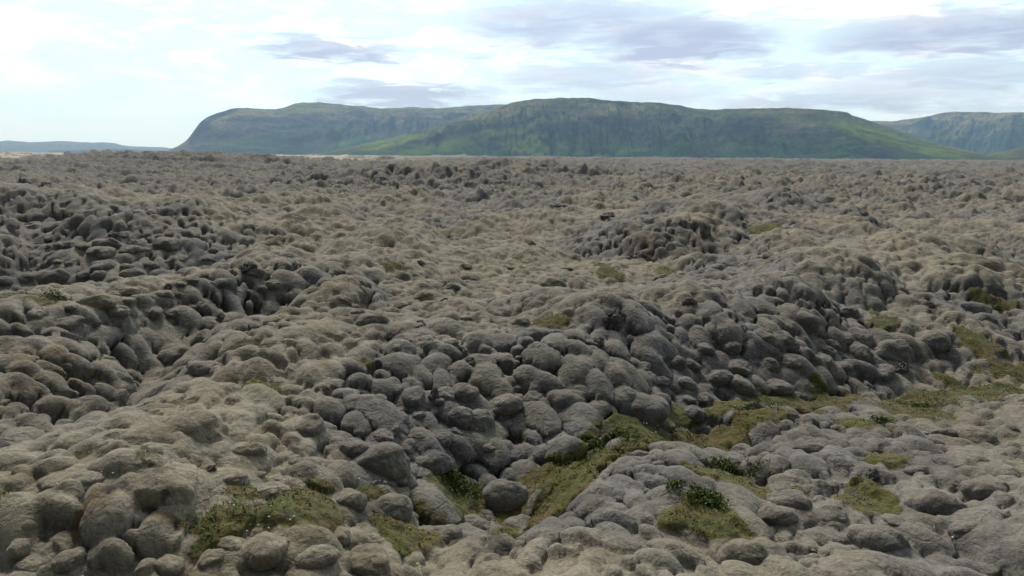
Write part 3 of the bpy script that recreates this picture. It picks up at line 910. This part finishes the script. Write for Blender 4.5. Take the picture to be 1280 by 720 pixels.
make_hill('hill', hill_left, 6000, 2400, HA, 41, ncol=600, nrow=130, rough=.6,
          bright=[(310, 181, 60, 9, 0, .6), (270, 183, 40, 6, 0, .4), (440, 178, 90, 7, -10, .8), (400, 140, 150, 8, 2, .35), (500, 140, 80, 5, 0, .3)],
          cliffs=[(255, 156, 60, 24, -48, 1), (275, 147, 40, 12, -25, 1), (285, 144, 30, 12, -30, .9), (462, 152, 60, 12, 25, .8), (480, 147, 20, 12, 60, .6), (350, 158, 70, 6, 0, .5), (370, 188, 60, 6, 0, .6), (565, 148, 40, 8, -10, .9)])
hill_right = [(1060, 160), (1080, 152), (1095, 151), (1112, 151.5), (1125, 150), (1150, 147), (1165, 144), (1172, 142), (1190, 139.5), (1215, 140), (1240, 140.5), (1290, 140), (1350, 137), (1420, 142), (1520, 160), (1600, 185)]
make_hill('hill', hill_right, 8200, 3000, HC, 71, ncol=420, nrow=110, rough=.9,
          bright=[(1195, 145, 26, 7, 0, 1), (1262, 150, 50, 8, -10, .8), (1190, 171, 60, 6, 0, .5), (1130, 163, 40, 8, 0, .4), (1250, 165, 50, 8, -20, .4)],
          cliffs=[(1230, 145, 60, 8, 0, .9), (1190, 178, 50, 6, 8, .9), (1240, 170, 60, 9, -20, .8), (1150, 160, 60, 6, 0, .7)])
HD = hill_mat('green_knoll', (.06, .085, .03), (.075, .10, .035), (.11, .11, .06), (.06, .05, .04), (.10, .13, .03))
make_hill('hill', [(1205, 196.5), (1222, 193.5), (1240, 191), (1262, 187), (1285, 182.5), (1330, 175), (1400, 172), (1500, 190)], 4600, 700, HD, 91, ncol=200, nrow=60, rough=.4)
HE = hill_mat('blue_range', (.05, .06, .04), (.06, .06, .05), (.09, .09, .07), (.04, .04, .05), (.07, .08, .04))
make_hill('hill', [(-300, 170), (-200, 172), (-100, 176), (0, 176.5), (15, 175.8), (35, 177.5), (60, 177), (90, 176.5), (115, 178), (140, 178.5), (155, 181.5), (175, 183), (200, 184), (225, 186), (260, 189)], 15000, 3500, HE, 121, ncol=300, nrow=60, rough=.8, steps=1.)
make_hill('hill', [(60, 188.5), (90, 187.6), (105, 186.8), (120, 187.8), (140, 186.2), (165, 187.0), (185, 187.8), (215, 189.5)], 9500, 900, HE, 131, ncol=160, nrow=40, rough=.8)

# ------------------------------------------------------------------ haze
def haze_box(density):
    m, k, out = material('haze')
    v = k.new('ShaderNodeVolumePrincipled')
    v.inputs['Color'].default_value = (.45, .71, 1.0, 1)
    v.inputs['Absorption Color'].default_value = (1, 1, 1, 1)
    v.inputs['Density'].default_value = density
    v.inputs['Anisotropy'].default_value = .35
    k.l.new(v.outputs[0], out.inputs['Volume'])
    X0, X1, Y0, Y1, Z0, Z1 = -19800, 19800, -19800, 19800, -12, 760
    me = bpy.data.meshes.new('haze')
    vs = [(x, y, z) for z in (Z0, Z1) for y in (Y0, Y1) for x in (X0, X1)]
    me.from_pydata(vs, [], [(0, 2, 3, 1), (4, 5, 7, 6), (0, 1, 5, 4), (2, 6, 7, 3), (0, 4, 6, 2), (1, 3, 7, 5)])
    me.materials.append(m)
    return put('haze', me, kind='stuff')


haze_box(6.0e-5)

# ------------------------------------------------------------------ placing things on the field
GM = m_.reshape(shape); GB = b_.reshape(shape)
GMK = dict(green=green_.reshape(shape), gx=gx.reshape(shape), gy=gy.reshape(shape))
NFINE = int(1310 * QUAL)
TAN_G = tan_.reshape(shape)


def cell_of(x, y):
    r_ = np.hypot(x, y); a_ = np.arctan2(x, y)
    return np.clip(np.searchsorted(rr, r_), 1, len(rr) - 1), np.clip(np.rint((a_ + A) / (2 * A) * (NFINE - 1)).astype(int), 0, NFINE - 1)


def march(px, py, lift=0.15):
    """where the ray of a photo pixel meets the field"""
    d = ray(px, py)
    tt = np.concatenate([np.linspace(5, 60, 1600), np.linspace(60, 700, 1200)])
    X, Y, Z = d[0] * tt, d[1] * tt, CAM_H + d[2] * tt
    g = GM[cell_of(X, Y)] + lift
    i = int(np.argmax(g > Z))
    return float(X[i]), float(Y[i]), float(tt[i])


def ground_pts(xy):
    """heights of the surface and of the broad relief under it, read off the finished ground"""
    xy = np.asarray(xy)
    c = cell_of(xy[:, 0], xy[:, 1])
    return GM[c] + GB[c], GM[c], GMK['gx'][c], GMK['gy'][c], dict(green=GMK['green'][c])


nrg = np.random.default_rng(11)
from mathutils import noise as mnoise
import bmesh


def cushion_mesh(i, subdiv=5):
    bm = bmesh.new()
    bmesh.ops.create_icosphere(bm, subdivisions=subdiv, radius=1.0)
    o = Vector((i * 13.7, i * 5.1, -i * 3.3))
    lob = [(Vector((rng.uniform(-1, 1), rng.uniform(-1, 1), rng.uniform(-.3, .7))).normalized(), rng.uniform(.35, .6), rng.uniform(.10, .26)) for _ in range(rng.choice((1, 2, 3)))]
    for v in bm.verts:
        n = v.co.normalized()
        f = 1 + .22 * mnoise.noise(n * 1.1 + o) + .09 * mnoise.noise(n * 2.4 + o) + .03 * mnoise.noise(n * 5.5 + o) + .008 * mnoise.noise(n * 12 + o)
        for d_, w_, a_ in lob:
            q = (1 - n.dot(d_)) / w_
            f += a_ * math.exp(-q * q * 1.6)
        # folds of moss sagging over the stone
        f += .012 * abs(mnoise.noise(Vector((n.x * 2, n.y * 2, n.z * 7)) + o))
        v.co = n * f
        if v.co.z < -.45:
            v.co.x *= 1 + .5 * (v.co.z + .45); v.co.y *= 1 + .5 * (v.co.z + .45)
    me = bpy.data.meshes.new('moss_cushion')
    bm.to_mesh(me); bm.free()
    me.polygons.foreach_set('use_smooth', np.full(len(me.polygons), True))
    me.materials.append(M_CUSH)
    return me


CUSH = [cushion_mesh(i) for i in range(12)]
for p in PLAN:
    gp = ground_pts([(p['x'], p['y'])])
    z = float(gp[1][0]) + min(float(gp[0][0] - gp[1][0]), .62 * p['r'] + .1) - p['r'] * p['h'] * .36
    o = put('moss_cushion', CUSH[rng.randrange(12)], None, (p['x'], p['y'], z), (rng.uniform(-.2, .2), rng.uniform(-.2, .2), p['rot']),
            (p['r'], p['r'] * p['asp'], p['r'] * p['h'] * .82), label=p['label'], category='moss cushion', group=p['group'])
    c_ = cell_of(p['x'], p['y'])
    o['moss_tint'] = float(TAN_G[c_])

# ------------------------------------------------------------------ bare lava crags
M_LAVA = simple('bare_lava', (.10, .09, .083), (.230, .212, .188), 3.0, .9, .08, 9.)
M_LAVA_RED = simple('reddish_lava', (.10, .072, .066), (.21, .155, .14), 3.0, .9, .08, 9.)


def lava_mesh(seed, n, mat):
    rg = random.Random(seed)
    bm = bmesh.new()
    for q in range(n):
        mat4 = Matrix.Translation((rg.uniform(-.55, .55) * (q > 0), rg.uniform(-.35, .35) * (q > 0), rg.uniform(-.1, .15))) @ Matrix.Rotation(rg.uniform(0, 6.28), 4, 'Z') @ Matrix.Rotation(rg.uniform(-.6, .6), 4, 'X')
        sc = 1.0 if q == 0 else rg.uniform(.35, .7)
        r_ = bmesh.ops.create_icosphere(bm, subdivisions=4, radius=1.0)
        o = Vector((seed * 3.1 + q * 7, seed * 1.7, q * 2.))
        sx, sy, sz = rg.uniform(.4, .7) * sc, rg.uniform(.35, .6) * sc, rg.uniform(.4, .75) * sc
        for v in r_['verts']:
            nn = v.co.normalized()
            f = 1 + .35 * mnoise.noise(nn * 1.5 + o) + .45 * (abs(mnoise.noise(nn * 2.6 + o)) - .2) + .22 * (abs(mnoise.noise(nn * 6. + o)) - .15) + .10 * mnoise.noise(nn * 14. + o)
            c = nn * f
            v.co = mat4 @ Vector((c.x * sx, c.y * sy, c.z * sz))
    me = bpy.data.meshes.new('lava_rock')
    bm.to_mesh(me); bm.free()
    me.materials.append(mat)
    return me


LAVA = [
    (880, 292, 30, 1.1, 'jagged dark crag standing on the shoulder of the crag mound', 0),
    (957, 324, 22, .8, 'low dark rock beside two pale cushions under the crag mound', 0),
    (863, 386, 20, .8, 'small dark rock on the near edge of the ridge top', 0),
    (846, 265, 26, .8, 'lone dark boulder at the end of the smooth bench', 0),
    (768, 413, 46, .7, 'largest bare lava crag, broken, on the plateau edge', 0),
    (793, 409, 20, .8, 'small dark rock beside the broken crag', 0),
    (588, 446, 26, .8, 'dark brown rock alone at the ridge crest', 0),
    (555, 383, 24, .8, 'brown pitted rock beside the dark swollen cushion', 1),
    (526, 401, 22, .9, 'black lava rock next to the light smooth cushion', 0),
    (487, 415, 22, .8, 'low black rock at the plateau front', 0),
    (746, 442, 30, .8, 'pitted dark rock at the top of the ridge flank', 0),
    (665, 318, 20, .7, 'dark rock near a small moss spot far on the plateau', 0),
    (526, 332, 18, .8, 'dark stub rock by the green spot on the plateau', 0),
    (700, 258, 50, .3, 'long dark lava outcrop in the hollow beyond the bench', 0),
    (760, 268, 44, .25, 'low dark ledge at the foot of the bench', 0),
    (146, 294, 34, .6, 'black cracked lava on the crest of the big mound', 0),
    (168, 303, 24, .6, 'second black rock beside the cracked lava on the mound', 0),
    (211, 355, 20, .8, 'brown rock halfway down the big mound', 1),
    (277, 411, 22, .9, 'pitted round lava knob on the ridge beyond the gully', 0),
    (343, 408, 26, .9, 'dark lava where the gully begins', 0),
    (310, 335, 34, .6, 'dark jumbled lava low on the big mound', 0),
    (543, 491, 28, .9, 'crumbly black lava boss high on the ridge flank', 0),
    (622, 508, 18, .6, 'pale-edged lava scab on the ridge flank', 0),
    (389, 530, 16, .9, 'dark pitted lava nose of a cushion', 0),
    (261, 580, 26, .6, 'reddish lava slab in the hollow below the widest cushion', 1),
    (1128, 460, 34, .7, 'black lava in the cavity under the arched cushion', 0),
    (1090, 596, 26, 1., 'upright dark rock above the moss bed on the near platform', 0),
    (1160, 396, 20, .7, 'brown rock on the ridge right of the crest moss', 1),
    (28, 231, 26, .8, 'dark rock far out on the plain at the left', 0),
    (58, 236, 18, .8, 'smaller dark rock beside it on the far plain', 0),
    (430, 350, 26, .6, 'grey-black rubble where the gully meets the plateau', 0),
    (1075, 404, 14, .7, 'little dark rock by the crest moss', 0),
    (800, 322, 44, .6, 'dark cobbly lava patch below the bench', 0),
    (740, 328, 26, .6, 'dark lava beside the small round moss bed', 0),
]
lmesh = [lava_mesh(i + 3, 3 + i % 3, M_LAVA) for i in range(7)]
lred = [lava_mesh(i + 31, 3, M_LAVA_RED) for i in range(2)]
for i, (px, py, w, hg, lab, red) in enumerate(LAVA):
    x, y, t = march(px, py, .2)
    r_ = w / 2 / F_PX * t * .95
    gp = ground_pts([(x, y)])
    z = max(float(gp[0][0]), float(gp[1][0]) + .1) - r_ * hg * .20
    put('lava_rock', (lred[i % 2] if red else lmesh[i % 7]), None, (x, y, z), (0, 0, rng.uniform(0, 6.28)), (r_ * 1.1, r_, r_ * hg * 1.2),
        label=lab, category='lava rock', group='bare lava rocks between the moss')

# ------------------------------------------------------------------ small growth
def leafmat(name, c1, c2):
    m, k, out = material(name)
    a = k.new('ShaderNodeAttribute'); a.attribute_name = 'tone'
    bs = k.new('ShaderNodeBsdfPrincipled')
    k.set(bs.inputs['Base Color'], k.mix(a.outputs['Fac'], c1, c2))
    bs.inputs['Roughness'].default_value = .75; bs.inputs['Specular IOR Level'].default_value = .15
    k.l.new(bs.outputs[0], out.inputs[0])
    return m


M_TUFT = leafmat('moss_tuft', (.050, .046, .011), (.125, .130, .030))
M_LEAF = leafmat('herb_leaf', (.055, .080, .018), (.125, .165, .040))
M_STEM = leafmat('herb_stem', (.10, .07, .03), (.16, .13, .05))
M_PETAL = leafmat('white_petal', (.60, .60, .52), (.78, .78, .70))
M_YELL = leafmat('yellow_petal', (.55, .48, .05), (.70, .62, .10))


def leaf_cloud(base, nrm_dir, length, width, tone, bend=.35):
    """leaves as bent two-face blades; arrays of base points, directions (unit), lengths, widths"""
    n = len(base)
    side = np.cross(nrm_dir, nrg.normal(size=(n, 3))); side /= np.linalg.norm(side, axis=1)[:, None]
    mid = base + nrm_dir * (length * .55)[:, None]
    tip = base + nrm_dir * length[:, None] + np.array([0, 0, -1.]) * (length * bend)[:, None]
    a = mid - side * (width / 2)[:, None]; b = mid + side * (width / 2)[:, None]
    co = np.stack([base, a, b, tip], 1).reshape(-1, 3)
    i0 = np.arange(n) * 4
    f = np.concatenate([np.stack([i0, i0 + 2, i0 + 1], 1), np.stack([i0 + 1, i0 + 2, i0 + 3], 1)])
    return co, f, np.repeat(tone, 4)


def cloud_mesh(name, parts, mat):
    cos, fs, ts = [], [], []; off = 0
    for co, f, t in parts:
        cos.append(co); fs.append(f + off); ts.append(t); off += len(co)
    co = np.concatenate(cos); f = np.concatenate(fs); t = np.concatenate(ts)
    me = bpy.data.meshes.new(name)
    me.vertices.add(len(co)); me.vertices.foreach_set('co', co.astype(np.float32).ravel())
    me.loops.add(len(f) * 3); me.polygons.add(len(f))
    me.loops.foreach_set('vertex_index', f.astype(np.int32).ravel())
    me.polygons.foreach_set('loop_start', np.arange(0, len(f) * 3, 3, dtype=np.int32))
    me.polygons.foreach_set('loop_total', np.full(len(f), 3, dtype=np.int32))
    me.update(calc_edges=True)
    a = me.attributes.new('tone', 'FLOAT', 'POINT'); a.data.foreach_set('value', t.astype(np.float32))
    me.materials.append(mat)
    return me


def up_dirs(n, spread):
    d = np.stack([nrg.normal(0, spread, n), nrg.normal(0, spread, n), np.ones(n)], 1)
    return d / np.linalg.norm(d, axis=1)[:, None]


tparts = []
for (c, hw, hd, st) in GREEN_W:
    if c[1] > 45:
        continue
    n = int(min(5200, max(250, hw * hd * 4 * 900)))
    xy = np.stack([c[0] + nrg.uniform(-1.3, 1.3, n) * hw, c[1] + nrg.uniform(-1.3, 1.3, n) * hd], 1)
    zg, zm, gx_, gy_, mk_ = ground_pts(xy)
    keep = nrg.uniform(0, 1, n) < (mk_['green'] - .35) * 1.6
    clump = fbm(xy[:, 0].astype(np.float32), xy[:, 1].astype(np.float32), .35, 3, 777)
    keep &= clump > -.25
    xy, zg, clump = xy[keep], zg[keep], clump[keep]
    m = len(xy)
    if m < 3: continue
    base = np.stack([xy[:, 0], xy[:, 1], zg - .01], 1)
    ln = nrg.uniform(.02, .055, m) * (1 + .6 * np.clip(clump, 0, 1)); wd = ln * nrg.uniform(.3, .6, m)
    tparts.append(leaf_cloud(base, up_dirs(m, .7), ln, wd, np.clip(nrg.normal(.4, .25, m) + clump * .8, 0, 1)))
put('moss_tufts', cloud_mesh('moss_tufts', tparts, M_TUFT), kind='stuff', label='low green moss tufts and grass in the hollows')

HERBS = [  # px, py, half width m, half depth m, leaves, label
    (915, 597, .62, .18, 420, 'bright leafy herb carpet behind the dark moss under the biggest rounded cushion'),
    (878, 657, .42, .22, 330, 'bushy lime-green herb on the dark moss bed at the bottom'),
    (572, 606, .50, .34, 420, 'feathery bright green herb bed at the foot of the ridge flank'),
    (1150, 508, .45, .20, 220, 'leafy herb in the olive moss strip beyond the pale bank'),
    (948, 529, .50, .14, 160, 'sparse light herb on the moss at the foot of the long ridge'),
    (1100, 541, .35, .12, 120, 'thin grassy herb above the bluish oval cushion'),
    (842, 652, .16, .10, 90, 'tiny bright sprig beside the small isolated cushion'),
    (75, 383, .35, .25, 160, 'round leafy tuft at the foot of the big mound'),
    (770, 575, .50, .25, 180, 'pale wispy herb in the green gully'),
    (740, 600, .30, .20, 120, 'wispy grass tuft in the middle of the green gully'),
]


def herb(px, py, hw, hd, n, lab):
    x, y, t = march(px, py, .1)
    xy = np.stack([nrg.normal(0, .42, n) * hw, nrg.normal(0, .42, n) * hd], 1)
    zg = ground_pts(xy + [x, y])[0]
    z0 = float(np.median(zg))
    root = put('leafy_herb', None, None, (x, y, z0), label=lab, category='plant', group='green herbs in the moss')
    base = np.stack([xy[:, 0], xy[:, 1], zg - z0], 1)
    hgt = nrg.uniform(.02, .08, n)
    top = base + np.stack([nrg.normal(0, .02, n), nrg.normal(0, .02, n), hgt], 1)
    d = top - base; L = np.linalg.norm(d, axis=1); d /= L[:, None]
    stems = cloud_mesh('stems', [leaf_cloud(base, d, L, np.full(n, .006), nrg.uniform(0, 1, n), 0)], M_STEM)
    lv = []
    for q in range(3):
        dd = up_dirs(n, 1.1)
        ln = nrg.uniform(.035, .07, n)
        lv.append(leaf_cloud(top - d * (q * .025), dd, ln, ln * .55, np.clip(nrg.normal(.5, .28, n), 0, 1), .3))
    put('stems', stems, root, kind='stuff')
    put('leaves', cloud_mesh('leaves', lv, M_LEAF), root, kind='stuff')


for h in HERBS:
    herb(*h)

FLOWERS = [  # px, py, n, yellow, label
    (123, 623, 5, 0, 'white flower cluster on the flat grey cushion beside the orange moss'),
    (291, 633, 7, 0, 'tight white flower cluster on the upper edge of the wider olive bed'),
    (316, 650, 5, 0, 'loose white flowers between the twin olive moss beds'),
    (338, 643, 4, 0, 'few white flowers on the edge of the second olive bed'),
    (328, 669, 6, 0, 'white flowers just above the ball-shaped cushion'),
    (363, 603, 3, 0, 'white flowers beside the small leaning pale cushion'),
    (803, 553, 9, 0, 'white flower cluster below the broadest cushion of the ridge foot'),
    (733, 604, 8, 0, 'white flower drift in the middle of the green gully'),
    (731, 637, 2, 1, 'single yellow flower on the near bank of the gully'),
    (514, 672, 2, 1, 'yellow flower in the olive-brown moss bed'),
    (613, 564, 5, 0, 'faint white flowers on the dark ridge flank'),
    (462, 597, 8, 0, 'pale flowers in the hollow under the wide dark cushion'),
    (848, 545, 8, 0, 'white flowers on moss near the little pale ball cushion'),
    (526, 716, 2, 1, 'yellow flower at the very bottom edge'),
    (920, 532, 8, 0, 'white flowers at the foot of the long ridge beside the pale bank'),
    (1171, 543, 12, 0, 'cream flowers spread along the pale bank'),
    (1203, 679, 4, 0, 'pale seed heads at the foot of a small cushion'),
    (1055, 418, 9, 0, 'white flower speckle on the ridge top cushion'),
    (1200, 475, 9, 0, 'pale flowers on the far moss strip at the right'),
    (905, 486, 5, 0, 'white flecks of blossom low on the ridge flank'),
]


def tube(p0, p1, r0, sides=5):
    d = (p1 - p0); L = np.linalg.norm(d); d = d / L
    u = np.cross(d, [0, 1, .3]); u /= np.linalg.norm(u); v = np.cross(d, u)
    an = np.arange(sides) * 2 * math.pi / sides
    ring = np.cos(an)[:, None] * u + np.sin(an)[:, None] * v
    co = np.concatenate([p0 + ring * r0, p1 + ring * r0 * .7])
    f = []
    for i in range(sides):
        j = (i + 1) % sides
        f += [(i, j, sides + i), (j, sides + j, sides + i)]
    return co, np.array(f), np.full(len(co), .5)


for (px, py, n, yl, lab) in FLOWERS:
    x, y, t = march(px, py, .12)
    sp = .22 if n > 3 else .05
    xy = nrg.normal(0, 1, (n, 2)) * [sp, sp * .6]
    zg = ground_pts(xy + [x, y])[0]; z0 = float(np.median(zg))
    root = put('wildflower', None, None, (x, y, z0), label=lab, category='flower', group='small flowers dotted over the moss')
    for i in range(n):
        b = np.array([xy[i, 0], xy[i, 1], zg[i] - z0 - .02]); tp = b + np.array([nrg.normal(0, .015), nrg.normal(0, .015), nrg.uniform(.06, .13)])
        k5 = 6
        an = np.arange(k5) * 2 * math.pi / k5 + nrg.uniform(0, 1)
        dd = np.stack([np.cos(an), np.sin(an), np.full(k5, .55)], 1); dd /= np.linalg.norm(dd, axis=1)[:, None]
        sz = nrg.uniform(.014, .024)
        put('stem', cloud_mesh('stem', [tube(b, tp, .003)], M_STEM), root)
        put('flower_head', cloud_mesh('flower_head', [leaf_cloud(np.repeat(tp[None], k5, 0), dd, np.full(k5, sz), np.full(k5, sz * .9), nrg.uniform(0, 1, k5), .1)], M_YELL if yl else M_PETAL), root)

# ------------------------------------------------------------------ the mast on the far hill
M_MAST = simple('galvanised_steel', (.32, .33, .35), (.42, .43, .45), .2, .5)


def mast():
    px, d0 = 398.0, 6000 + 2400 * .64
    a, e = azel(px, 128.4)
    x, y = d0 * math.sin(a), d0 * math.cos(a)
    z = CAM_H + math.tan(e) * d0 - 4
    H = 58.0
    root = put('radio_mast', None, None, (x, y, z), label='thin lattice radio mast on the highest knob of the farther hill', category='mast')
    fr = []
    legs = [np.array([math.cos(q), math.sin(q), 0]) for q in (0, 2.094, 4.189)]
    nseg = 10
    for i in range(nseg):
        z0, z1 = H * i / nseg, H * (i + 1) / nseg
        r0, r1 = 3.4 * (1 - .75 * i / nseg), 3.4 * (1 - .75 * (i + 1) / nseg)
        for j in range(3):
            p, q = legs[j], legs[(j + 1) % 3]
            fr.append(tube(p * r0 + [0, 0, z0], p * r1 + [0, 0, z1], .5))
            fr.append(tube(p * r0 + [0, 0, z0], q * r1 + [0, 0, z1], .28))
            fr.append(tube(p * r1 + [0, 0, z1], q * r1 + [0, 0, z1], .28))
    put('lattice', cloud_mesh('lattice', fr, M_MAST), root)
    for zz in (H * .45, H * .72):
        put('antenna_arm', cloud_mesh('antenna_arm', [tube(np.array([-6., 0, zz]), np.array([6., 0, zz]), .7), tube(np.array([0., -6, zz]), np.array([0., 6, zz]), .7)], M_MAST), root)
    put('antenna', cloud_mesh('antenna', [tube(np.array([0., 0, H - 1]), np.array([0., 0, H + 9]), .35)], M_MAST), root)


mast()
#MARK
